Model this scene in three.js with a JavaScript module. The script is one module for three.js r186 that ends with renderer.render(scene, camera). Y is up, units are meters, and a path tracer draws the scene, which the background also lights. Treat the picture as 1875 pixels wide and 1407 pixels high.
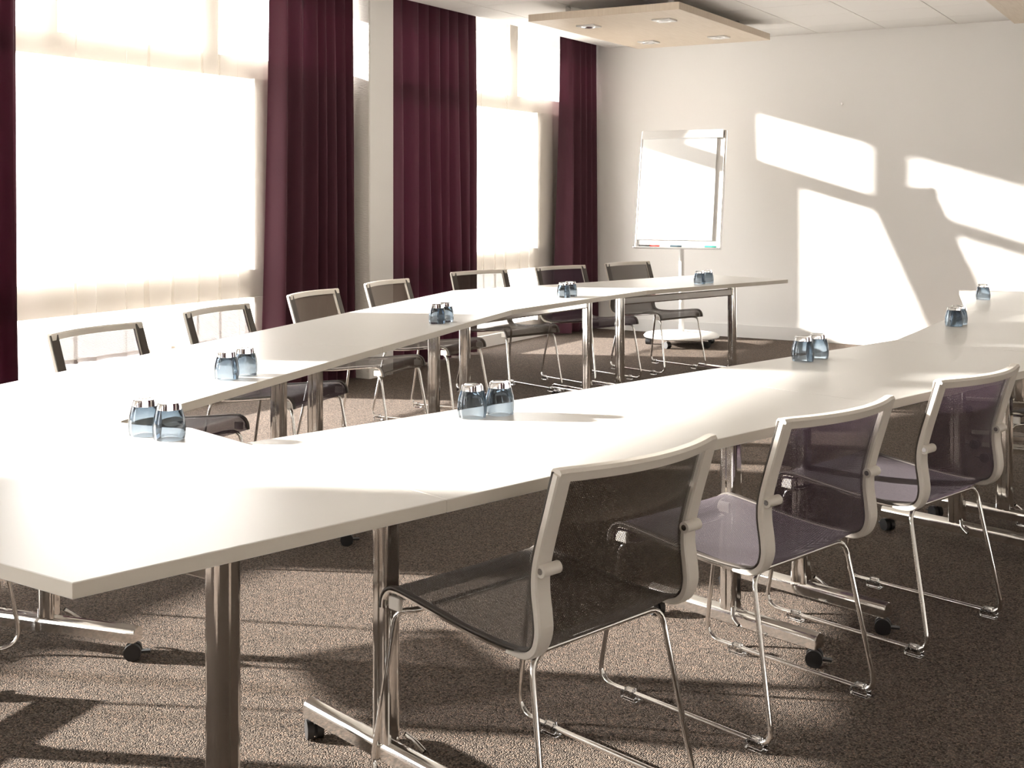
import * as THREE from 'three';
import { mergeGeometries } from 'three/addons/utils/BufferGeometryUtils.js';
import { RoundedBoxGeometry } from 'three/addons/geometries/RoundedBoxGeometry.js';
import { ImprovedNoise } from 'three/addons/math/ImprovedNoise.js';

// ---------------------------------------------------------------- camera, sky, sun, exposure
const rad = Math.PI / 180;
const scene = new THREE.Scene();
const FOCAL = 2220, HORIZON = 358;                                   // pixels of the 1875 x 1407 frame
const camera = new THREE.PerspectiveCamera(2 * Math.atan(703.5 / FOCAL) / rad, 1875 / 1407, 0.05, 200);
camera.position.set(0, 1.33, 0);
camera.rotation.set(0, 30.54 * rad, 0);
camera.setViewOffset(1875, 1407, 0, 703.5 - HORIZON, 1875, 1407);    // a shifted lens: the camera is level

scene.background = new THREE.Color().setRGB(9.7, 9.8, 9.9);         // a bright hazy sky
const sun = new THREE.DirectionalLight(new THREE.Color().setRGB(1, 0.975, 0.94), 40);
const sunWay = new THREE.Vector3(2.4, -0.74, -1).normalize();        // the way its light travels: low, from the window side
sun.position.set(-3, 1, -4).addScaledVector(sunWay, -22);
sun.target.position.set(-3, 1, -4);
sun.castShadow = true;
sun.shadow.mapSize.set(4096, 4096);
Object.assign(sun.shadow.camera, { left: -12, right: 12, top: 8, bottom: -8, near: 1, far: 50 });
sun.shadow.radius = 2.4;
scene.add(sun, sun.target);
const renderer = new THREE.WebGLRenderer({ antialias: true });
renderer.toneMapping = THREE.LinearToneMapping;
renderer.toneMappingExposure = 1.12;
renderer.shadowMap.enabled = true;

// ---------------------------------------------------------------- helpers
// Plan coordinates: X to the right along the far wall, W away along the window wall (W = -z). A heading is measured from +W towards +X.
let seed = 7;
const rnd = () => ((seed = (seed * 16807) % 2147483647) / 2147483647);
const noise = new ImprovedNoise();
const V = (x, y, z) => new THREE.Vector3(x, y, z);
const dir = (deg) => [Math.sin(deg * rad), Math.cos(deg * rad)];
const along = (p, deg, d) => { const u = dir(deg); return [p[0] + u[0] * d, p[1] + u[1] * d]; };
const taken = {};
function numbered(name) {
  const n = (taken[name] = (taken[name] ?? -1) + 1);
  return n ? name + '_' + String(n).padStart(3, '0') : name;
}
function shade(o) { o.castShadow = o.receiveShadow = true; return o; }
function part(name, geo, mat, parent) {
  const m = shade(new THREE.Mesh(Array.isArray(geo) ? mergeGeometries(geo.map((g) => { const q = g.index ? g.toNonIndexed() : g; for (const k of Object.keys(q.attributes)) if (!['position', 'normal', 'uv'].includes(k)) q.deleteAttribute(k); return q; })) : geo, mat));
  m.name = name; parent.add(m); return m;
}
function thing(name, label, category, pos = [0, 0, 0], turn = 0, group) {
  const g = new THREE.Group(); g.name = numbered(name); g.position.set(...pos); g.rotation.y = turn;
  g.userData = { label, category }; if (group) g.userData.group = group;
  scene.add(g); return g;
}
function structure(name, label) {
  const g = new THREE.Group(); g.name = numbered(name); g.userData = { kind: 'structure', label, category: name.split('_')[0] };
  scene.add(g); return g;
}
function copyOf(proto, label, pos, turn, group) {
  const c = proto.clone(); c.name = numbered(proto.userData.base || proto.name); c.userData = { label, category: proto.userData.category };
  if (group) c.userData.group = group;
  c.position.set(...pos); c.rotation.y = turn; scene.add(c); return c;
}
const box = (x0, x1, y0, y1, z0, z1) => { const g = new THREE.BoxGeometry(x1 - x0, y1 - y0, z1 - z0); g.translate((x0 + x1) / 2, (y0 + y1) / 2, (z0 + z1) / 2); return g; };
const rbox = (w, h, d, r, x = 0, y = 0, z = 0, s = 2) => { const g = new RoundedBoxGeometry(w, h, d, s, r); g.translate(x, y, z); return g; };
const cyl = (r0, r1, h, n = 20) => new THREE.CylinderGeometry(r0, r1, h, n);
// uv in metres, from the face each triangle turns to
function metreUV(g0) {
  const g = g0.index ? g0.toNonIndexed() : g0, p = g.attributes.position, n = g.attributes.normal, uv = new Float32Array(p.count * 2);
  for (let i = 0; i < p.count; i++) {
    const ax = Math.abs(n.getX(i)), ay = Math.abs(n.getY(i)), az = Math.abs(n.getZ(i));
    const [u, v] = ay >= ax && ay >= az ? [p.getX(i), p.getZ(i)] : ax >= az ? [p.getZ(i), p.getY(i)] : [p.getX(i), p.getY(i)];
    uv[2 * i] = u; uv[2 * i + 1] = v;
  }
  g.setAttribute('uv', new THREE.BufferAttribute(uv, 2)); return g;
}
// a path of straight runs with rounded corners, swept as a tube
function tube(points, bend, radius, closed = false, sides = 10, per = 60) {
  const path = new THREE.CurvePath(), n = points.length, cut = [];
  for (let i = 0; i < n; i++) {
    const p = points[i];
    if (!closed && (i === 0 || i === n - 1)) { cut.push([p, p]); continue; }
    const a = points[(i + n - 1) % n], b = points[(i + 1) % n], k = Array.isArray(bend) ? bend[i] : bend;
    cut.push([p.clone().add(a.clone().sub(p).setLength(Math.min(k, a.distanceTo(p) * 0.48))), p.clone().add(b.clone().sub(p).setLength(Math.min(k, b.distanceTo(p) * 0.48)))]);
  }
  for (let i = 0; i < n; i++) {
    if (cut[i][0] !== cut[i][1]) path.add(new THREE.QuadraticBezierCurve3(cut[i][0], points[i], cut[i][1]));
    if (i < n - 1 || closed) path.add(new THREE.LineCurve3(cut[i][1], cut[(i + 1) % n][0]));
  }
  return new THREE.TubeGeometry(path, Math.round(path.getLength() * per) + 8, radius, sides, closed);
}

// ---------------------------------------------------------------- textures and materials
function dataTexture(n, m, fill, srgb) {
  const a = new Uint8Array(n * m * 4);
  for (let y = 0; y < m; y++) for (let x = 0; x < n; x++) { const c = fill(x, y), k = 4 * (y * n + x); for (let j = 0; j < 3; j++) a[k + j] = Math.max(0, Math.min(255, Array.isArray(c) ? c[j] : c)); a[k + 3] = 255; }
  const t = new THREE.DataTexture(a, n, m); t.magFilter = THREE.LinearFilter; t.minFilter = THREE.LinearFilter; t.wrapS = t.wrapT = THREE.RepeatWrapping;
  if (srgb) t.colorSpace = THREE.SRGBColorSpace; t.needsUpdate = true; return t;
}
const std = (o) => new THREE.MeshPhysicalMaterial({ side: THREE.DoubleSide, ...o });
const rgb = (r, g, b) => new THREE.Color().setRGB(r, g, b);

// carpet: loops of several browns and greys, scattered on a jittered grid
const CN = 1536, cell = 8, cells = CN / cell;
const seeds = []; for (let i = 0; i < cells * cells; i++) seeds.push([rnd(), rnd(), rnd(), rnd()]);
const carpetHeight = new Float32Array(CN * CN), carpetKind = new Float32Array(CN * CN);
for (let y = 0; y < CN; y++) for (let x = 0; x < CN; x++) {
  const cx = Math.floor(x / cell), cy = Math.floor(y / cell); let best = 99, who = 0;
  for (let j = -1; j <= 1; j++) for (let i = -1; i <= 1; i++) {
    const s = seeds[((cy + j + cells) % cells) * cells + ((cx + i + cells) % cells)];
    const dx = (cx + i + 0.15 + 0.7 * s[0]) * cell - x, dy = (cy + j + 0.15 + 0.7 * s[1]) * cell - y, d = dx * dx + dy * dy;
    if (d < best) { best = d; who = s[2]; }
  }
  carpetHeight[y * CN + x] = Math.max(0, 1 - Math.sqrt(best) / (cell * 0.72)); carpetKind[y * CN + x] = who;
}
const carpetMap = dataTexture(CN, CN, (x, y) => {
  const k = carpetKind[y * CN + x], b = 0.80 + 0.40 * k;
  const tint = k > 0.88 ? [130, 112, 100] : k < 0.14 ? [98, 90, 85] : [118, 107, 98];
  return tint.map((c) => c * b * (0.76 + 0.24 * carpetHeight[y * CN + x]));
}, true);
const carpetBump = dataTexture(CN, CN, (x, y) => 255 * Math.sqrt(carpetHeight[y * CN + x]));
for (const t of [carpetMap, carpetBump]) t.repeat.set(1 / 0.9, 1 / 0.9);
const fine = dataTexture(512, 512, (x, y) => 128 + 60 * noise.noise(x / 9, y / 9, 1) + 50 * noise.noise(x / 3.1, y / 3.1, 5) + 20 * (rnd() - 0.5));
const plasterBump = fine.clone(); plasterBump.repeat.set(1 / 0.5, 1 / 0.5);
const roughPlaster = dataTexture(512, 512, (x, y) => 128 + 90 * noise.noise(x / 26, y / 8, 2) + 45 * noise.noise(x / 8, y / 4, 9));
roughPlaster.repeat.set(1 / 0.6, 1 / 0.6);
const tileBump = fine.clone(); tileBump.repeat.set(1 / 0.25, 1 / 0.25);
const woodMap = dataTexture(512, 512, (x, y) => { const g = noise.noise(x / 7 + 2 * noise.noise(x / 60, y / 240, 3), y / 150, 4); return [209 + 8 * g, 194 + 9 * g, 175 + 10 * g]; }, true);
woodMap.repeat.set(1 / 0.8, 1 / 0.8);

const M = {
  carpet: std({ map: carpetMap, bumpMap: carpetBump, bumpScale: 0.004, roughness: 1, specularIntensity: 0.1 }),
  wall: std({ color: rgb(0.86, 0.84, 0.81), roughness: 0.85, bumpMap: plasterBump, bumpScale: 0.0006 }),
  pillar: std({ color: rgb(0.76, 0.73, 0.68), roughness: 0.9, bumpMap: roughPlaster, bumpScale: 0.004 }),
  tile: std({ color: rgb(0.86, 0.84, 0.81), roughness: 0.95, bumpMap: tileBump, bumpScale: 0.0008 }),
  trim: std({ color: rgb(0.82, 0.80, 0.77), roughness: 0.55 }),
  frame: std({ color: rgb(0.62, 0.58, 0.53), roughness: 0.5 }),  // pale frames; their backlit shade is put into this tan colour
  pane: new THREE.MeshPhysicalMaterial({ color: 0xffffff, transmission: 1, roughness: 0, thickness: 0, ior: 1.5, side: THREE.DoubleSide }),
  pavement: std({ color: rgb(0.55, 0.53, 0.5), roughness: 0.95 }),
  wood: std({ map: woodMap, roughness: 0.5 }),
  laminate: std({ color: rgb(0.78, 0.76, 0.72), roughness: 0.34, specularIntensity: 1 }),
  edge: std({ color: rgb(0.70, 0.65, 0.57), roughness: 0.45 }),
  chrome: std({ color: rgb(0.82, 0.80, 0.77), metalness: 1, roughness: 0.09 }),
  steel: std({ color: rgb(0.62, 0.60, 0.58), metalness: 1, roughness: 0.22 }),
  black: std({ color: rgb(0.015, 0.014, 0.014), roughness: 0.45 }),
  sleeve: std({ color: rgb(0.075, 0.062, 0.052), roughness: 0.6 }),
  cream: std({ color: rgb(0.74, 0.69, 0.62), roughness: 0.35 }),
  clear: new THREE.MeshPhysicalMaterial({ color: rgb(0.95, 0.95, 0.95), transmission: 1, roughness: 0.05, thickness: 0.01, ior: 1.45 }),
  glass: new THREE.MeshPhysicalMaterial({ color: 0xffffff, transmission: 1, roughness: 0, thickness: 0.002, ior: 1.5, attenuationColor: rgb(0.50, 0.55, 0.595), attenuationDistance: 0.0024 }),
  clearGlass: new THREE.MeshPhysicalMaterial({ color: 0xffffff, transmission: 1, roughness: 0, thickness: 0.01, ior: 1.5 }),
  white: std({ color: rgb(0.82, 0.81, 0.79), roughness: 0.4 }),
  paper: std({ color: rgb(0.86, 0.86, 0.85), roughness: 0.8 }),
  whitePaint: std({ color: rgb(0.72, 0.71, 0.69), roughness: 0.3 }),
  aluminium: std({ color: rgb(0.72, 0.72, 0.72), metalness: 1, roughness: 0.3 }),
  lens: std({ color: rgb(0.7, 0.7, 0.7), metalness: 1, roughness: 0.15 }),
  sheer: std({ color: rgb(0.93, 0.91, 0.88), transmission: 0.78, roughness: 0.08, thickness: 0, ior: 1.05, specularIntensity: 0.05 }),
  hem: std({ color: rgb(0.72, 0.66, 0.6), transmission: 0.3, roughness: 0.95, thickness: 0, ior: 1.05, specularIntensity: 0.1 }),
  curtain: std({ color: rgb(0.058, 0.0095, 0.021), roughness: 0.75, sheen: 0.18, sheenColor: rgb(0.4, 0.17, 0.27), sheenRoughness: 0.5, transmission: 0.06, thickness: 0 }),
};
// chair netting: rows of threads with holes between them
const netSize = 64;
const netAlpha = dataTexture(netSize, netSize, (x, y) => { const row = y >> 3, u = ((x + (row % 2) * 4) % 8 - 3.5) / 4, v = ((y % 8) - 3.5) / 4; return u * u * 1.1 + v * v * 1.6 < 0.42 ? 85 : 255; });
netAlpha.repeat.set(1 / 0.036, 1 / 0.026);
const netBump = dataTexture(netSize, netSize, (x, y) => 255 * (0.5 + 0.5 * Math.cos((y % 8 - 3.5) / 4 * Math.PI)));
netBump.repeat.copy(netAlpha.repeat);
const net = (c) => std({ color: c, alphaMap: netAlpha, transparent: true, bumpMap: netBump, bumpScale: 0.0008, roughness: 0.7, specularIntensity: 0.6, transmission: 0.35, thickness: 0, ior: 1.3 });
M.netBrown = net(rgb(0.075, 0.058, 0.045));
M.netPurple = net(rgb(0.074, 0.049, 0.067));

// ---------------------------------------------------------------- the room
const CEIL = 2.8, FAR = 10.88, EDGE = -5.31, GLASSX = -5.65, RIGHT = 2.7, BACK = -4.6;   // plan coordinates
const floor = structure('floor', 'brown and grey looped pile carpet floor');
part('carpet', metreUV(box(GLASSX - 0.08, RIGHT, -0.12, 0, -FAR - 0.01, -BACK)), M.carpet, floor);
const wallFar = structure('wall_far', 'plain white end wall crossed by sunlight');
part('plaster', metreUV(box(GLASSX - 0.3, RIGHT + 0.2, -0.12, 3.1, -FAR - 0.2, -FAR)), M.wall, wallFar);
const wallRight = structure('wall_right', 'plain white side wall opposite the windows');
part('plaster', metreUV(box(RIGHT, RIGHT + 0.2, -0.12, 3.1, -FAR, -BACK)), M.wall, wallRight);
const wallBack = structure('wall_back', 'plain white wall behind the tables');
part('plaster', metreUV(box(GLASSX - 0.3, RIGHT + 0.2, -0.12, 3.1, -BACK, -BACK + 0.2)), M.wall, wallBack);
const skirt = structure('baseboard_far', 'low white baseboard along the end wall');
part('board', metreUV(box(-5.6, RIGHT, 0, 0.12, -FAR, -FAR + 0.016)), M.trim, skirt);

// ceiling: slab and, over the part in view, tiles that sit just proud of it
const ceiling = structure('ceiling', 'suspended ceiling of pale square tiles');
part('slab', metreUV(box(EDGE, RIGHT, CEIL + 0.012, CEIL + 0.2, -FAR, -BACK)), M.tile, ceiling);
part('slot_cover', metreUV(box(GLASSX - 0.3, EDGE, 3.0, 3.1, -FAR, -BACK)), M.tile, ceiling);
part('edge_strip', metreUV(box(EDGE, EDGE + 0.03, CEIL, CEIL + 0.2, -FAR, -BACK)), M.trim, ceiling);
{
  const xs = [], ws = [];
  for (let x = -3.19 - 0.6 * 4; x < 1; x += 0.6) xs.push(x);
  for (let w = 10.39 + 0.6; w > 4; w -= 0.6) ws.push(w);
  for (let i = 0; i + 1 < xs.length; i++) for (let j = 0; j + 1 < ws.length; j++) {
    const x0 = Math.max(xs[i] + 0.004, EDGE + 0.032), x1 = xs[i + 1] - 0.004, w1 = Math.min(ws[j] - 0.003, FAR - 0.004), w0 = ws[j + 1] + 0.003;
    if (x1 - x0 < 0.02 || w1 - w0 < 0.02) continue;
    part('ceiling_tile', metreUV(box(x0, x1, CEIL, CEIL + 0.012, -w1, -w0)), M.tile, ceiling);
  }
}

// windows: four bays between pillars; each has upper lights, a tall middle light and low lights under a rail
const BAY = 3.85;
const HEAD = 2.97, BAR0 = 2.11, BAR1 = 2.245, RAIL0 = 0.65, RAIL1 = 0.835, FOOT = 0.1;
const bays = [-2, -1, 0, 1].map((k) => [7.32 + (k - 1) * BAY, 7.03 + k * BAY]);
const wallWindow = structure('wall_left', 'window wall with a head beam and low kerb');
part('head_beam', metreUV(box(GLASSX - 0.25, GLASSX + 0.02, HEAD, 3.1, -FAR, -BACK)), M.wall, wallWindow);
part('kerb', metreUV(box(GLASSX - 0.2, GLASSX + 0.06, -0.12, FOOT, -FAR, -BACK)), M.wall, wallWindow);
const bar = (y0, y1, w0, w1, d = 0.05) => box(GLASSX - d, GLASSX + 0.02, y0, y1, -w1, -w0);
bays.forEach(([w0, w1], n) => {
  const win = structure('window_' + (n + 1), ['tall framed window behind the camera', 'tall framed window beside the corner table', 'tall framed window behind the first two chairs', 'tall framed window near the flip chart'][n]);
  const end = w0 + 2.62;
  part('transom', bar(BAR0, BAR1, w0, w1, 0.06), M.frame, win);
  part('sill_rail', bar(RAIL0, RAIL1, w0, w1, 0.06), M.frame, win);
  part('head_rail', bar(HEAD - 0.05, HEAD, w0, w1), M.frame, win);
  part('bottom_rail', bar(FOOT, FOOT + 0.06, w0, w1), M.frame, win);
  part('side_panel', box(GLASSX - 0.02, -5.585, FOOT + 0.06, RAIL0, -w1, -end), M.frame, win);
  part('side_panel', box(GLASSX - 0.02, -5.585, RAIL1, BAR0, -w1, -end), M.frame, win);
  const m1 = w0 + 1.03, m2 = w0 + 2.26;
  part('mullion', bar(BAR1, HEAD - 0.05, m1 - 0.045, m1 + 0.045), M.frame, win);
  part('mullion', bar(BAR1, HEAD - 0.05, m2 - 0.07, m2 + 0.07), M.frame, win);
  for (const [a, b] of [[w0, m1 - 0.045], [m1 + 0.045, m2 - 0.07], [m2 + 0.07, w1]]) part('pane', box(GLASSX - 0.02, GLASSX - 0.019, BAR1, HEAD - 0.05, -b, -a), M.pane, win);
  part('pane', box(GLASSX - 0.02, GLASSX - 0.019, RAIL1, BAR0, -end, -w0), M.pane, win);
  part('pane', box(GLASSX - 0.02, GLASSX - 0.019, FOOT + 0.06, RAIL0, -end, -w0), M.pane, win);
});
[-2, -1, 0].forEach((k) => {
  const p = structure('pillar', ['rough plastered pillar behind the camera', 'rough plastered pillar beside the near curtain', 'rough plastered pillar between two maroon curtains'][k + 2]);
  const w0 = 7.03 + k * BAY;
  part('shaft', metreUV(box(GLASSX - 0.2, -5.345, 0, 3.05, -(w0 + 0.29), -w0 - 0.008)), M.wall, p);
  part('rough_side', metreUV(box(GLASSX - 0.2, -5.352, 0, 3.05, -w0 - 0.008, -w0)), M.pillar, p);
});
{
  const p = structure('pillar', 'plastered pillar in the back corner');
  part('shaft', metreUV(box(GLASSX - 0.2, -5.345, 0, 3.05, -bays[0][0], -BACK)), M.pillar, p);
}
const eave = structure('eave', 'assumed roof eave outside, placed to cut the sun above the windows');
part('soffit', box(-6.16, GLASSX - 0.2, 2.82, 3.1, -FAR - 3, -BACK + 3), M.wall, eave);  // overhang assumed outside; its outer edge trims the top of the sun patches
const ground = structure('ground', 'pale pavement outside the windows');
part('pavement', box(-60, GLASSX - 0.2, -0.5, -0.3, -50, 40), M.pavement, ground);
// curtains hang in folds; a fold is deeper at the bottom
function drape({ w0, w1, x, y0, y1, folds, depth, salt, meander = 0.35, lead = 0, flareStart = 0, flareEnd = 0, cols = 0, rows = 26, v0 = 0, v1 = 1 }) {
  const n = cols || folds * 16, pos = [], uv = [], idx = [];
  for (let j = 0; j <= rows; j++) {
    const u = j / rows, v = v0 + (v1 - v0) * u, y = y1 + (y0 - y1) * u, a = w0 + flareStart * v * v, b = w1 + flareEnd * v;
    for (let i = 0; i <= n; i++) {
      const t = i / n, warp = (lead ? t ** 1.3 : t) + 0.035 * noise.noise(t * folds * 0.6, v * 0.9, salt) ;
      const ph = warp * folds * 2 * Math.PI + (lead ? -1.35 : salt), s = Math.sin(ph) + 0.28 * Math.sin(2 * ph + 1 + salt), amp = depth * (0.55 + 0.45 * v) * (0.65 + 0.7 * (0.5 + 0.5 * noise.noise(t * folds * 0.8, v * 0.5, salt + 4)));
      const w = a + (b - a) * t + meander * depth * Math.cos(ph + 0.5 * noise.noise(t * 9, 2, salt)) * (0.5 + 0.5 * noise.noise(t * folds * 0.45, v * 0.4, salt + 8)) * (0.5 + 0.5 * v) * Math.sin(Math.PI * Math.min(1, Math.max(0, t)));
      pos.push(x + amp * s, y, -w); uv.push(t * (w1 - w0) * 1.6, y);
      if (i < n && j < rows) { const k = j * (n + 1) + i; idx.push(k, k + n + 1, k + 1, k + 1, k + n + 1, k + n + 2); }
    }
  }
  const g = new THREE.BufferGeometry(); g.setAttribute('position', new THREE.Float32BufferAttribute(pos, 3)); g.setAttribute('uv', new THREE.Float32BufferAttribute(uv, 2)); g.setIndex(idx); g.computeVertexNormals(); return g;
}
const curtains = [
  [-0.35, 0.30, 0, 0, 'maroon curtain at the window behind the camera', 5],
  [2.24, 3.11, 0, 0, 'maroon curtain beyond the corner table, beside the near pillar', 7],
  [3.52, 4.14, 0, 0.03, 'maroon curtain in deep shade at the near end of the long sheer', 4],
  [6.12, 6.97, -0.06, 0.02, 'maroon curtain between the long sheer and the pillar', 7],
  [7.36, 8.62, 0, 0.04, 'wide maroon curtain between the pillar and the narrow sheer', 8],
  [10.165, 10.87, -0.12, 0, 'maroon curtain in the corner beside the end wall', 5],
];
curtains.forEach(([w0, w1, f0, f1, label, folds], i) => {
  const c = thing('curtain', label, 'curtain', [-5.44, 0, -(w0 + w1) / 2], 0, 'maroon curtains');
  const m = (w0 + w1) / 2;
  part('cloth', drape({ w0: w0 - m, w1: w1 - m, x: 0, y0: 0.02, y1: 2.96, folds, depth: 0.058, lead: 1, salt: 1.7 * i + 0.4, flareStart: f0, flareEnd: f1 }), M.curtain, c);
});
[[-0.3, 2.4, 'long white sheer curtain at the window beside the corner table'], [3.9, 6.45, 'long white sheer curtain behind the first two chairs'], [8.3, 10.3, 'narrow white sheer curtain between two maroon curtains']].forEach(([w0, w1, label], i) => {
  const c = thing('sheer_curtain', label, 'curtain', [-5.56, 0, -(w0 + w1) / 2], 0, 'white sheer curtains'), h = (w1 - w0) / 2;
  const o = { w0: -h, w1: h, x: 0, folds: Math.round((w1 - w0) * 5), depth: 0.018, meander: 6, cols: Math.round((w1 - w0) * 110), salt: 3.3 + i * 2.1 };
  part('cloth', drape({ ...o, y0: 0.4, y1: 2.96, rows: 30 }), M.sheer, c);
  part('hem', drape({ ...o, y0: 0.388, y1: 0.41, rows: 1, v0: 0.99, x: 0.001 }), M.hem, c);
});

// ceiling panels of pale wood with four square downlights each
function lightPanel(x0, x1, w0, w1, label) {
  const cx = (x0 + x1) / 2, cw = (w0 + w1) / 2, p = thing('ceiling_panel', label, 'ceiling panel', [cx, 2.66, -cw], 0, 'hanging wood ceiling panels');
  const hx = (x1 - x0) / 2, hw = (w1 - w0) / 2;
  part('board', metreUV(rbox(2 * hx, 0.055, 2 * hw, 0.002, 0, 0.0275, 0, 1)), M.wood, p);
  for (const sx of [-1, 1]) for (const sw of [-1, 1]) part('hanger', box(sx * hx * 0.7 - 0.015, sx * hx * 0.7 + 0.015, 0.055, 0.14, sw * hw * 0.7 - 0.015, sw * hw * 0.7 + 0.015), M.steel, p);
  for (const sx of [-1, 1]) for (const sw of [-1, 1]) {
    const x = sx * 0.32, z = sw * 0.57, ring = new THREE.TorusGeometry(0.05, 0.008, 8, 28); ring.rotateX(Math.PI / 2); ring.translate(x, -0.008, z);
    const l = part('downlight', rbox(0.15, 0.012, 0.15, 0.003, x, -0.005, z, 1), M.whitePaint, p);
    part('ring', ring, M.aluminium, l);
    const d = cyl(0.044, 0.036, 0.006, 24); d.translate(x, -0.0125, z); part('lens', d, M.lens, l);
  }
}
lightPanel(-4.61, -3.37, 8.06, 10.06, 'pale wood ceiling panel with four square downlights above the flip chart');
lightPanel(-1.42, -0.18, 8.06, 10.06, 'pale wood ceiling panel over the far right table');

// ---------------------------------------------------------------- tables
const TOP = 0.74, THICK = 0.026;
function castor(parent, x, z, turn) {
  const c = new THREE.Group(); c.name = 'castor'; c.position.set(x, 0, z); c.rotation.y = turn; parent.add(c);
  for (const s of [-1, 1]) { const w = cyl(0.024, 0.024, 0.016, 24); w.rotateX(Math.PI / 2); w.translate(0, 0.024, s * 0.012); part('wheel', w, M.black, c); }
  const hood = new THREE.CylinderGeometry(0.0265, 0.0265, 0.03, 20, 1, true, -0.9, 2.2); hood.rotateX(Math.PI / 2); hood.translate(0, 0.024, 0);
  const stem = cyl(0.008, 0.008, 0.02, 12); stem.translate(0, 0.05, 0);
  part('hood', hood, M.chrome, c); part('stem', stem, M.chrome, c);
  part('brake_lever', rbox(0.03, 0.006, 0.022, 0.002, 0.034, 0.022, 0, 1), M.black, c);
}
const postShape = new THREE.Shape();
{
  const a = 0.029, b = 0.022, r = 0.014, s = postShape;                // along the foot, across it
  s.moveTo(-a + r, -b); s.lineTo(-0.004, -b); s.lineTo(-0.004, -b + 0.004); s.lineTo(0.004, -b + 0.004); s.lineTo(0.004, -b); s.lineTo(a - r, -b); s.quadraticCurveTo(a, -b, a, -b + r); s.lineTo(a, b - r); s.quadraticCurveTo(a, b, a - r, b);
  s.lineTo(0.004, b); s.lineTo(0.004, b - 0.004); s.lineTo(-0.004, b - 0.004); s.lineTo(-0.004, b); s.lineTo(-a + r, b); s.quadraticCurveTo(-a, b, -a, b - r); s.lineTo(-a, -b + r); s.quadraticCurveTo(-a, -b, -a + r, -b);
}
const postGeo = new THREE.ExtrudeGeometry(postShape, { depth: 0.61, bevelEnabled: false, curveSegments: 6 }); postGeo.rotateX(-Math.PI / 2); postGeo.translate(0, 0.092, 0);
const footShape = new THREE.Shape(); footShape.moveTo(-0.02, 0); footShape.lineTo(0.02, 0); footShape.lineTo(0.02, 0.024); footShape.quadraticCurveTo(0.018, 0.038, 0, 0.042); footShape.quadraticCurveTo(-0.018, 0.038, -0.02, 0.024); footShape.closePath();
const footGeo = new THREE.ExtrudeGeometry(footShape, { depth: 0.61, bevelEnabled: true, bevelSize: 0.0015, bevelThickness: 0.003, bevelSegments: 1, curveSegments: 8 }); footGeo.translate(0, 0.055, -0.305); footGeo.rotateY(Math.PI / 2);
function legSet(parent, x, z, turn, inward) {                           // turn lays the foot along its heading; inward points to the other leg
  const g = new THREE.Group(); g.name = 'leg'; g.position.set(x, 0, z); g.rotation.y = turn; parent.add(g);
  part('post', postGeo, M.chrome, g); part('foot_bar', footGeo, M.chrome, g);
  part('top_plate', rbox(0.3, 0.012, 0.07, 0.003, 0, TOP - THICK - 0.006, 0, 1), M.steel, g);
  part('foot_lever', tube([V(0.03, 0.105, inward * 0.03), V(0.045, 0.085, inward * 0.05), V(0.07, 0.07, inward * 0.055)], 0.01, 0.006), M.chrome, g);
  for (const s of [-1, 1]) castor(g, s * 0.29, 0, s > 0 ? 0.5 : Math.PI - 0.4);
  // castor() above nests one level too deep to be a sub-part: lift its pieces into the leg
  for (const c of g.children.filter((q) => q.name === 'castor')) {
    c.updateMatrix();
    for (const k of [...c.children]) { k.applyMatrix4(c.matrix); k.name = 'castor_' + k.name; g.add(k); }
    g.remove(c);
  }
}
function table(name, label, poly, legs, group) {
  const c = poly.reduce((a, p) => [a[0] + p[0] / poly.length, a[1] + p[1] / poly.length], [0, 0]);
  const t = thing(name, label, 'table', [c[0], 0, -c[1]], 0, group);
  const q = poly.map((p) => [p[0] - c[0], -(p[1] - c[1])]), e = 0.0012;
  const inset = q.map(([x, y]) => { const l = Math.hypot(x, y); return [x * (1 - e / l), y * (1 - e / l)]; });
  const sh = new THREE.Shape(inset.map((p) => new THREE.Vector2(...p)));
  const g = new THREE.ExtrudeGeometry(sh, { depth: THICK - 0.002, bevelEnabled: true, bevelSize: 0.001, bevelThickness: 0.001, bevelSegments: 1 }); g.rotateX(Math.PI / 2); g.translate(0, TOP - 0.001, 0);
  part('tabletop', metreUV(g), M.laminate, t);
  const strips = q.map((a, i) => { const b = q[(i + 1) % q.length], L = Math.hypot(b[0] - a[0], b[1] - a[1]), s = new THREE.BoxGeometry(L, THICK - 0.003, 0.0016); s.rotateY(-Math.atan2(b[1] - a[1], b[0] - a[0])); s.translate((a[0] + b[0]) / 2, TOP - THICK / 2, (a[1] + b[1]) / 2); return s; });
  part('edge_band', strips, M.edge, t);
  const at = legs.map(([p, heading]) => { const x = p[0] - c[0], z = -(p[1] - c[1]); return [x, z, heading]; });
  at.forEach(([x, z, heading], i) => {
    const turn = (90 - heading) * rad, o = at[1 - i], away = V(o[0] - x, 0, o[1] - z).applyAxisAngle(V(0, 1, 0), -turn);
    legSet(t, x, z, turn, Math.sign(away.z) || 1);
  });
  const [a, b] = at, L = Math.hypot(b[0] - a[0], b[1] - a[1]), beam = rbox(L - 0.05, 0.05, 0.03, 0.008, 0, TOP - THICK - 0.075, 0, 2);
  beam.rotateY(-Math.atan2(b[1] - a[1], b[0] - a[0])); beam.translate((a[0] + b[0]) / 2, 0, (a[1] + b[1]) / 2);
  part('beam', beam, M.chrome, t);
  return t;
}
const LH = -12.2, LF = 17.9, RH = 16.4, RF = -11.9, WID = 0.74;
const off = (p, h, d) => along(p, h + 90, d);                          // to the right of a heading
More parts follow.
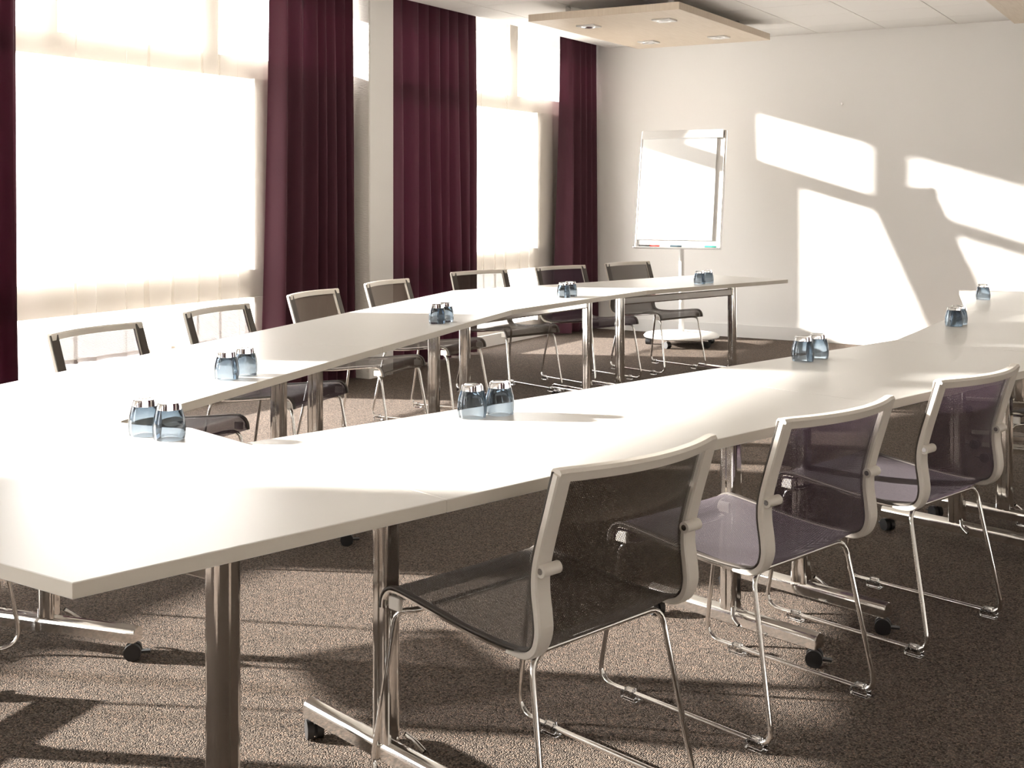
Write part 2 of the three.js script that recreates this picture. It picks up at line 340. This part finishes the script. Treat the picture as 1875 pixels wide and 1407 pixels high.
function row(start, h, len, side) {                                     // a rectangle from its inner near corner; side +1: the top lies to the right of the inner edge
  const a = start, b = along(a, h, len), A = off(a, h, side * WID), B = off(b, h, side * WID), mid = (p) => off(p, h, side * (WID / 2 - (side > 0 ? 0.035 : 0)));
  return { poly: [a, b, B, A], end: b, outer: B, legs: [[along(mid(a), h, side > 0 ? 0.16 : 0.15), h + 90], [along(mid(b), h, -0.15), h + 90]] };
}
const rows = 'long white flip-top tables';
const s0 = [-2.492, 2.212];
const L0 = row(s0, LH, 1.64, -1); L0.legs[0][0] = [-2.985, 2.38];
const L1 = row(along(s0, LH, 1.642), LH, 1.6, -1);
const Li1 = along(L1.end, LH, 0.002), Li2 = [-3.105, 6.908], L3 = row(Li2, LF, 1.467, -1);
const Lo1 = off(Li1, LH, -WID), Lo2 = [-4.142, 6.296], Lo3 = off(Li2, LF, -WID);
const midp = (a, b) => [(a[0] + b[0]) / 2, (a[1] + b[1]) / 2];
table('flip_top_table', 'long white table end-on to the corner table, on the window side', L0.poly, L0.legs, rows);
table('flip_top_table', 'shaded white table between the first and third tables of the window row', L1.poly, L1.legs, rows);
table('flip_top_table', 'long white table at the free end of the window row, before the flip chart', L3.poly, L3.legs, rows);
const back2 = 0.002;
table('corner_table', 'five-sided white table where the window row bends', [Li1, along(Li2, LF, -back2), along(Lo3, LF, -back2), Lo2, Lo1], [[along(midp(Li1, Lo1), LH, 0.3), LH + 90], [along(midp(Li2, Lo3), LF, -0.15), LF + 90]], 'five-sided corner tables');
const Ro1 = [-1.514, 1.25], B = along(Ro1, RH, WID), c1 = [-2.262, 2.237], E = off(s0, LH, -WID), D = along(E, LH, -WID);
const gap = (p, h, d) => along(p, h, d);
table('corner_table', 'big five-sided white table joining the two long rows', [gap(B, RH, -0.0), Ro1, D, gap(E, LH, -0.002), gap(c1, 2, -0.002)], [[along(midp(Ro1, B), RH - 90, 0.2), RH], [along(midp(D, E), LH + 90, 0.35), LH]], 'five-sided corner tables');
const Ri1 = along(off(B, RH, -WID), RH, 0.002), R1 = row(Ri1, RH, 1.6, 1), R2 = row(along(R1.end, RH, 0.002), RH, 1.412, 1);
R2.legs[0][0] = along(R2.legs[0][0], RH, 0.06);
table('flip_top_table', 'long white table with the two nearest chairs tucked under it', R1.poly, R1.legs, rows);
table('flip_top_table', 'long white table with two tumblers, second in the row away from the windows', R2.poly, R2.legs, rows);
const Ri4 = along(R2.end, RH, 0.002), Ri6 = [-1.15, 6.55], R4 = row(Ri6, RF, 1.42, 1);
const Ro4 = off(Ri4, RH, WID), Ro6 = off(Ri6, RF, WID), Rv = [-0.214, 5.7];
table('corner_table', 'five-sided white table where the row away from the windows bends', [Ri4, Ro4, Rv, along(Ro6, RF, -0.002), along(Ri6, RF, -0.002)], [[along(midp(Ri4, Ro4), RH, 0.17), RH + 90], [along(midp(Ri6, Ro6), RF, -0.17), RF + 90]], 'five-sided corner tables');
table('flip_top_table', 'last white table of the row away from the windows, with a lone tumbler', R4.poly, R4.legs, rows);

// ---------------------------------------------------------------- chairs
// local axes: front towards +z, origin on the floor under the top rail
const sidePts = [[0, 0.80], [0.022, 0.73], [0.044, 0.66], [0.058, 0.605], [0.060, 0.56], [0.053, 0.51], [0.052, 0.475], [0.066, 0.445], [0.10, 0.43], [0.17, 0.427], [0.27, 0.433], [0.39, 0.447], [0.492, 0.458], [0.529, 0.452], [0.548, 0.43], [0.552, 0.405]];
const sideCurve = new THREE.CatmullRomCurve3(sidePts.map(([z, y]) => V(0, y, z)), false, 'catmullrom', 0.5);
const N_SIDE = 64, HALF = 0.232;
const bow = (y, x) => { const k = Math.min(1, Math.max(0, (y - 0.43) / 0.2)); return -0.045 * k * (1 - (x / HALF) ** 2); };   // the back is hollow in plan
const sag = (y, z, x) => (z > 0.08 && z < 0.53 ? -0.012 * (1 - (x / HALF) ** 2) * Math.min(1, (0.53 - z) / 0.1) : 0);
function netGeometry() {
  const pos = [], uv = [], idx = [], nx = 16;
  let run = 0, last = null;
  for (let j = 0; j <= N_SIDE; j++) {
    const p = sideCurve.getPointAt(0.012 + 0.988 * j / N_SIDE); if (last) run += p.distanceTo(last); last = p;
    for (let i = 0; i <= nx; i++) {
      const x = (i / nx * 2 - 1) * HALF;
      pos.push(x, p.y + sag(p.y, p.z, x), p.z + bow(p.y, x)); uv.push(x, run);
      if (i < nx && j < N_SIDE) { const k = j * (nx + 1) + i; idx.push(k, k + nx + 1, k + 1, k + 1, k + nx + 1, k + nx + 2); }
    }
  }
  const g = new THREE.BufferGeometry(); g.setAttribute('position', new THREE.Float32BufferAttribute(pos, 3)); g.setAttribute('uv', new THREE.Float32BufferAttribute(uv, 2)); g.setIndex(idx); g.computeVertexNormals(); return g;
}
// a strip of rectangular section swept along the side curve; the width of the section changes along it
function railGeometry(sx, t0, t1, width, thick, lift, bulge = 0.003) {
  const pos = [], idx = [], n = 60, ring = 8;
  for (let j = 0; j <= n; j++) {
    const t = t0 + (t1 - t0) * j / n, p = sideCurve.getPointAt(t), q = sideCurve.getTangentAt(t), nrm = V(0, -q.z, q.y).normalize();   // away from the sitter
    const w = width(t) / 2, h = thick(t) / 2, l = lift(t);
    const prof = [[-w, -h + bulge * 0.5], [-w + 0.003, -h], [w - 0.003, -h], [w, -h + bulge * 0.5], [w, h - bulge], [w - 0.004, h], [-w + 0.004, h], [-w, h - bulge]];
    for (const [a, b] of prof) { const o = p.clone().addScaledVector(nrm, b + l); pos.push(sx * HALF + a, o.y, o.z); }
    if (j < n) for (let k = 0; k < ring; k++) { const a = j * ring + k, b = j * ring + (k + 1) % ring; idx.push(a, b, a + ring, b, b + ring, a + ring); }
  }
  for (const [s, rev] of [[0, 1], [n * ring, 0]]) for (let k = 1; k + 1 < ring; k++) rev ? idx.push(s, s + k + 1, s + k) : idx.push(s, s + k, s + k + 1);
  const g = new THREE.BufferGeometry(); g.setAttribute('position', new THREE.Float32BufferAttribute(pos, 3)); g.setIndex(idx);
  const f = g.toNonIndexed(); f.computeVertexNormals(); f.setAttribute('uv', new THREE.Float32BufferAttribute(new Float32Array(f.attributes.position.count * 2), 2)); return f;
}
const step = (a, b, t) => { const k = Math.min(1, Math.max(0, (t - a) / (b - a))); return k * k * (3 - 2 * k); };
const chairNet = netGeometry();
const backRail = (s) => railGeometry(s, 0, 0.5, (t) => 0.042 - 0.024 * step(0.36, 0.5, t), (t) => 0.016 - 0.007 * step(0.42, 0.5, t), () => 0.0095);
const seatRail = (s) => railGeometry(s, 0.48, 0.998, () => 0.013, () => 0.009, () => 0.008);
const blackTrim = (s) => { const g = railGeometry(s, 0, 1, (t) => 0.04 - 0.026 * step(0.36, 0.5, t), () => 0.005, () => -0.001, 0.001); return g; };
function topRail() {
  const pos = [], idx = [], n = 24, prof = [[-0.016, -0.014], [-0.018, 0.004], [-0.012, 0.011], [0.006, 0.012], [0.01, 0.006], [0.008, -0.014]], ring = prof.length;
  for (let j = 0; j <= n; j++) {
    const x = (j / n * 2 - 1) * (HALF + 0.015), z = bow(0.8, Math.max(-HALF, Math.min(HALF, x)));
    for (const [a, b] of prof) pos.push(x, 0.795 + b, z + a + 0.25 * b * -1);
    if (j < n) for (let k = 0; k < ring; k++) { const a = j * ring + k, b = j * ring + (k + 1) % ring; idx.push(a, a + ring, b, b, a + ring, b + ring); }
  }
  for (const [s, rev] of [[0, 0], [n * ring, 1]]) for (let k = 1; k + 1 < ring; k++) rev ? idx.push(s, s + k + 1, s + k) : idx.push(s, s + k, s + k + 1);
  const g = new THREE.BufferGeometry(); g.setAttribute('position', new THREE.Float32BufferAttribute(pos, 3)); g.setIndex(idx); const f = g.toNonIndexed(); f.computeVertexNormals();
  f.setAttribute('uv', new THREE.Float32BufferAttribute(new Float32Array(f.attributes.position.count * 2), 2)); return f;
}
const TR = 0.0068;
const loop = tube([
  V(-0.205, 0.412, 0.105), V(0.205, 0.412, 0.105), V(0.234, TR + 0.012, 0.028), V(0.234, TR + 0.012, 0.59), V(0.212, 0.398, 0.526), V(0.19, 0.402, 0.488), V(-0.19, 0.402, 0.488), V(-0.212, 0.398, 0.526), V(-0.234, TR + 0.012, 0.59), V(-0.234, TR + 0.012, 0.028),
], [0.045, 0.045, 0.05, 0.06, 0.03, 0.03, 0.03, 0.03, 0.06, 0.05], TR, true, 10, 70);
const glideGeo = (() => { const a = rbox(0.026, 0.022, 0.052, 0.004, 0, 0.011, 0, 1), b = rbox(0.018, 0.012, 0.03, 0.003, 0, 0.026, 0, 1); return [a, b]; })();
const bracket = (s) => rbox(0.012, 0.03, 0.04, 0.004, s * 0.224, 0.42, 0.513, 2);
function knob(s) { const g = cyl(0.0125, 0.0125, 0.05, 20); g.rotateZ(Math.PI / 2); g.translate(s * (HALF - 0.008), 0.602, 0.036); const c = cyl(0.0065, 0.0065, 0.052, 14); c.rotateZ(Math.PI / 2); c.translate(s * (HALF - 0.008), 0.602, 0.036); return [g, c]; }
const railL = [backRail(-1), backRail(1)], railS = [seatRail(-1), seatRail(1)], trimB = [blackTrim(-1), blackTrim(1)], topR = topRail(), brk = [bracket(-1), bracket(1)], knobs = [knob(-1), knob(1)];
const glideMesh = mergeGeometries(glideGeo.map((g) => (g.index ? g.toNonIndexed() : g)));
function makeChair(netMat, label, pos, turn, group) {
  const c = thing('mesh_chair', label, 'chair', pos, turn, group);
  part('netting', chairNet, netMat, c);
  part('top_rail', topR, M.cream, c);
  for (const k of [0, 1]) {
    const r = part('back_rail', railL[k], M.cream, c);
    part('pivot', knobs[k][0], M.cream, r); part('pivot_pin', knobs[k][1], M.steel, r);
    part('seat_rail', railS[k], M.chrome, c); part('edge_trim', trimB[k], M.sleeve, c); part('front_bracket', brk[k], M.cream, c);
  }
  part('sled_frame', loop, M.chrome, c);
  for (const x of [-0.234, 0.234]) for (const z of [0.075, 0.475]) { const g = part('glide', glideMesh, M.clear, c); g.position.set(x, -0.0005, z); }
  return c;
}
const chairSpots = [
  // back centre in plan, row heading, side the chair faces (+1 right of the heading), netting, label, group
  [[-3.52, 1.92], -60, 1, 0, 'purple mesh chair turned askew by the window, one leg showing under the corner table', 'chairs of the window row'],
  [[-3.853, 3.303], LH + 6, 1, 0, 'purple mesh chair before the long sheer, nearest the dark curtain', 'chairs of the window row'],
  [[-4.054, 4.176], LH + 3, 1, 0, 'purple mesh chair before the long sheer, nearest the pillar', 'chairs of the window row'],
  [[-4.278, 5.135], LH + 4, 1, 1, 'brown mesh chair before the curtain between long sheer and pillar', 'chairs of the window row'],
  [[-4.428, 6.009], LH + 7, 1, 1, 'brown mesh chair standing before the pillar', 'chairs of the window row'],
  [[-4.474, 7.140], LF, 1, 1, 'brown mesh chair before the wide maroon curtain, by the narrow sheer', 'chairs of the window row'],
  [[-4.244, 7.908], LF, 1, 0, 'purple mesh chair before the maroon curtain in the corner', 'chairs of the window row'],
  [[-4.049, 8.654], LF, 1, 1, 'brown mesh chair nearest the flip chart, last of the window row', 'chairs of the window row'],
  [[-1.043, 2.276], RH - 1, -1, 1, 'brown mesh chair tucked under the long table, next to the big corner table', 'chairs of the row away from the windows'],
  [[-0.835, 3.005], RH, -1, 0, 'purple mesh chair between the brown chair and another purple one', 'chairs of the row away from the windows'],
  [[-0.642, 3.812], RH, -1, 0, 'purple mesh chair at the table with two tumblers, third in its row', 'chairs of the row away from the windows'],
  [[-0.19, 5.37], RH - 4, -1, 0, 'purple mesh chair at the bend of the row, only its seat showing', 'chairs of the row away from the windows'],
];
for (const [p, h, s, k, label, group] of chairSpots) {
  const facing = (h + s * 90) * rad;
  makeChair(k ? M.netBrown : M.netPurple, label, [p[0], 0, -p[1]], Math.PI - facing, group);
}

// ---------------------------------------------------------------- tumblers, upside down on the tables
const lathe = (pts) => new THREE.LatheGeometry(pts.map(([r, y]) => new THREE.Vector2(r, y)), 48);
const tumblerWall = lathe([[0.0262, 0.0722], [0.0285, 0.066], [0.0345, 0.048], [0.0372, 0.03], [0.0368, 0.014], [0.0345, 0.0006], [0.0355, 0], [0.0366, 0.0006], [0.0392, 0.014], [0.0398, 0.03], [0.0372, 0.05], [0.0315, 0.0715], [0.0312, 0.0722], [0.0262, 0.0722]]);
const tumblerBase = lathe([[0, 0.0724], [0.031, 0.0724], [0.0311, 0.0728], [0.0285, 0.0815], [0.027, 0.0868], [0.0245, 0.088], [0.021, 0.0868], [0, 0.0862]]);
const glassSpots = [
  [[-2.297, 2.113], [-2.208, 2.108], 'on the big corner table', 'the one nearer the windows', 'the one farther from the windows'],
  [[-2.765, 2.885], [-2.778, 2.985], 'on the window-side table joining the corner table', 'nearer the corner table', 'nearer the end wall'],
  [[-1.729, 2.722], [-1.690, 2.80], 'on the table of the brown tucked-in chair', 'nearer the corner table', 'nearer the end wall'],
  [[-3.134, 4.635], [-3.146, 4.72], 'on the shaded table of the window row', 'nearer the corner table', 'nearer the end wall'],
  [[-3.302, 6.185], [-3.304, 6.275], 'where the window row bends', 'nearer the corner table', 'nearer the end wall'],
  [[-3.025, 7.585], [-3.012, 7.70], 'on the table before the flip chart', 'farther from the flip chart', 'nearer the flip chart'],
  [[-1.302, 4.245], [-1.278, 4.345], 'on the second table away from the windows', 'nearer the corner table', 'nearer the end wall'],
  [[-1.062, 5.725], [-1.06, 5.82], 'where the row away from the windows bends', 'front of the overlapping pair', 'hidden behind its twin'],
  [[-1.190, 7.26], null, 'standing alone on the last table away from the windows', ''],
];
for (const [a, b, where, sideA, sideB] of glassSpots) for (const [p, side] of [[a, sideA], [b, sideB]]) if (p) {
  const t = thing('tumbler', 'upturned blue-grey tumbler ' + where + (side ? ', ' + side : ''), 'glass', [p[0], TOP + 0.0003, -p[1]], 0, 'upturned tumblers on the tables');
  part('tinted_wall', tumblerWall, M.glass, t); part('clear_base', tumblerBase, M.clearGlass, t);
}

// ---------------------------------------------------------------- flip chart
{
  const f = thing('flip_chart', 'white flip chart easel on a round wheeled base by the end wall', 'flip chart', [-4.175, 0, -10.04]);
  const baseP = [[0, 0.07], [0.29, 0.07], [0.33, 0.076], [0.335, 0.088], [0.32, 0.104], [0.25, 0.11], [0.06, 0.12], [0.03, 0.125], [0, 0.125]].map(([r, y]) => new THREE.Vector2(r, y));
  part('base', new THREE.LatheGeometry(baseP, 48), M.white, f);
  for (let k = 0; k < 5; k++) {
    const a = (k * 72 + 20) * rad, x = 0.295 * Math.cos(a), z = 0.295 * Math.sin(a), w = cyl(0.03, 0.03, 0.045, 20); w.rotateX(Math.PI / 2); w.rotateY(a * 1.7); w.translate(x, 0.03, z);
    const c = part('castor', w, M.black, f); const s = cyl(0.012, 0.012, 0.03, 12); s.translate(x, 0.055, z); part('stem', s, M.steel, c);
  }
  const pole = cyl(0.024, 0.024, 0.75, 24); pole.translate(0, 0.49, 0); part('pole', pole, M.white, f);
  const upper = cyl(0.019, 0.019, 0.3, 20); upper.translate(0, 0.98, -0.01); part('inner_pole', upper, M.steel, f);
  const lean = new THREE.Group(), tilt = 11.5 * rad; lean.rotation.set(-tilt, 7 * rad, 0, 'YXZ'); lean.position.set(0, 0.86, 0.09);
  const put = (g) => { lean.updateMatrix(); g.applyMatrix4(lean.matrix); return g; };
  const BW = 0.39, BH = 1.07;
  part('board', put(rbox(2 * BW - 0.02, BH, 0.012, 0.004, 0, BH / 2, 0, 2)), M.whitePaint, f);
  for (const s of [-1, 1]) part('side_rail', put(rbox(0.022, BH, 0.026, 0.006, s * (BW - 0.008), BH / 2, 0.002, 2)), M.aluminium, f);
  part('clamp_bar', put(rbox(2 * BW - 0.03, 0.075, 0.022, 0.006, -0.006, BH - 0.035, 0.019, 2)), M.whitePaint, f);
  part('pen_tray', put(rbox(2 * BW + 0.01, 0.012, 0.06, 0.004, 0, 0, 0.03, 2)), M.aluminium, f);
  part('paper_pad', put(rbox(0.68, 0.93, 0.010, 0.001, -0.03, 0.54, 0.0125, 1)), M.paper, f);
  for (const [x, c, label] of [[-0.31, [0.02, 0.02, 0.02], 'black marker at one end of the pen tray'], [-0.22, [0.6, 0.05, 0.04], 'red marker on the flip chart pen tray'], [-0.02, [0.03, 0.06, 0.08], 'dark marker in the middle of the pen tray'], [0.29, [0.03, 0.25, 0.2], 'green marker at the far end of the pen tray']]) {
    const q = put(new THREE.BoxGeometry(0.001, 0.001, 0.001).translate(x, 0.0165, 0.04)), v = new THREE.Box3().setFromBufferAttribute(q.attributes.position).getCenter(V(0, 0, 0));
    const m = thing('marker', label, 'marker', [-4.175 + v.x, v.y, -10.04 + v.z], 0, 'markers on the pen tray');
    const b = cyl(0.0085, 0.0085, 0.075, 14), k = cyl(0.009, 0.0085, 0.035, 14); b.rotateZ(Math.PI / 2); k.rotateZ(Math.PI / 2); k.translate(0.05, 0, 0);
    part('barrel', b, std({ color: rgb(...c), roughness: 0.4 }), m); part('cap', k, std({ color: rgb(...c.map((z) => z * 0.7)), roughness: 0.3 }), m);
  }
}
{ // a small hook left in the end wall
  const h = thing('wall_hook', 'tiny grey screw hook high on the end wall', 'hook', [-2.98, 2.15, -FAR]);
  const g = cyl(0.011, 0.011, 0.012, 16); g.rotateX(Math.PI / 2); g.translate(0, 0, 0.006);
  part('head', g, M.steel, h);
}

renderer.render(scene, camera);
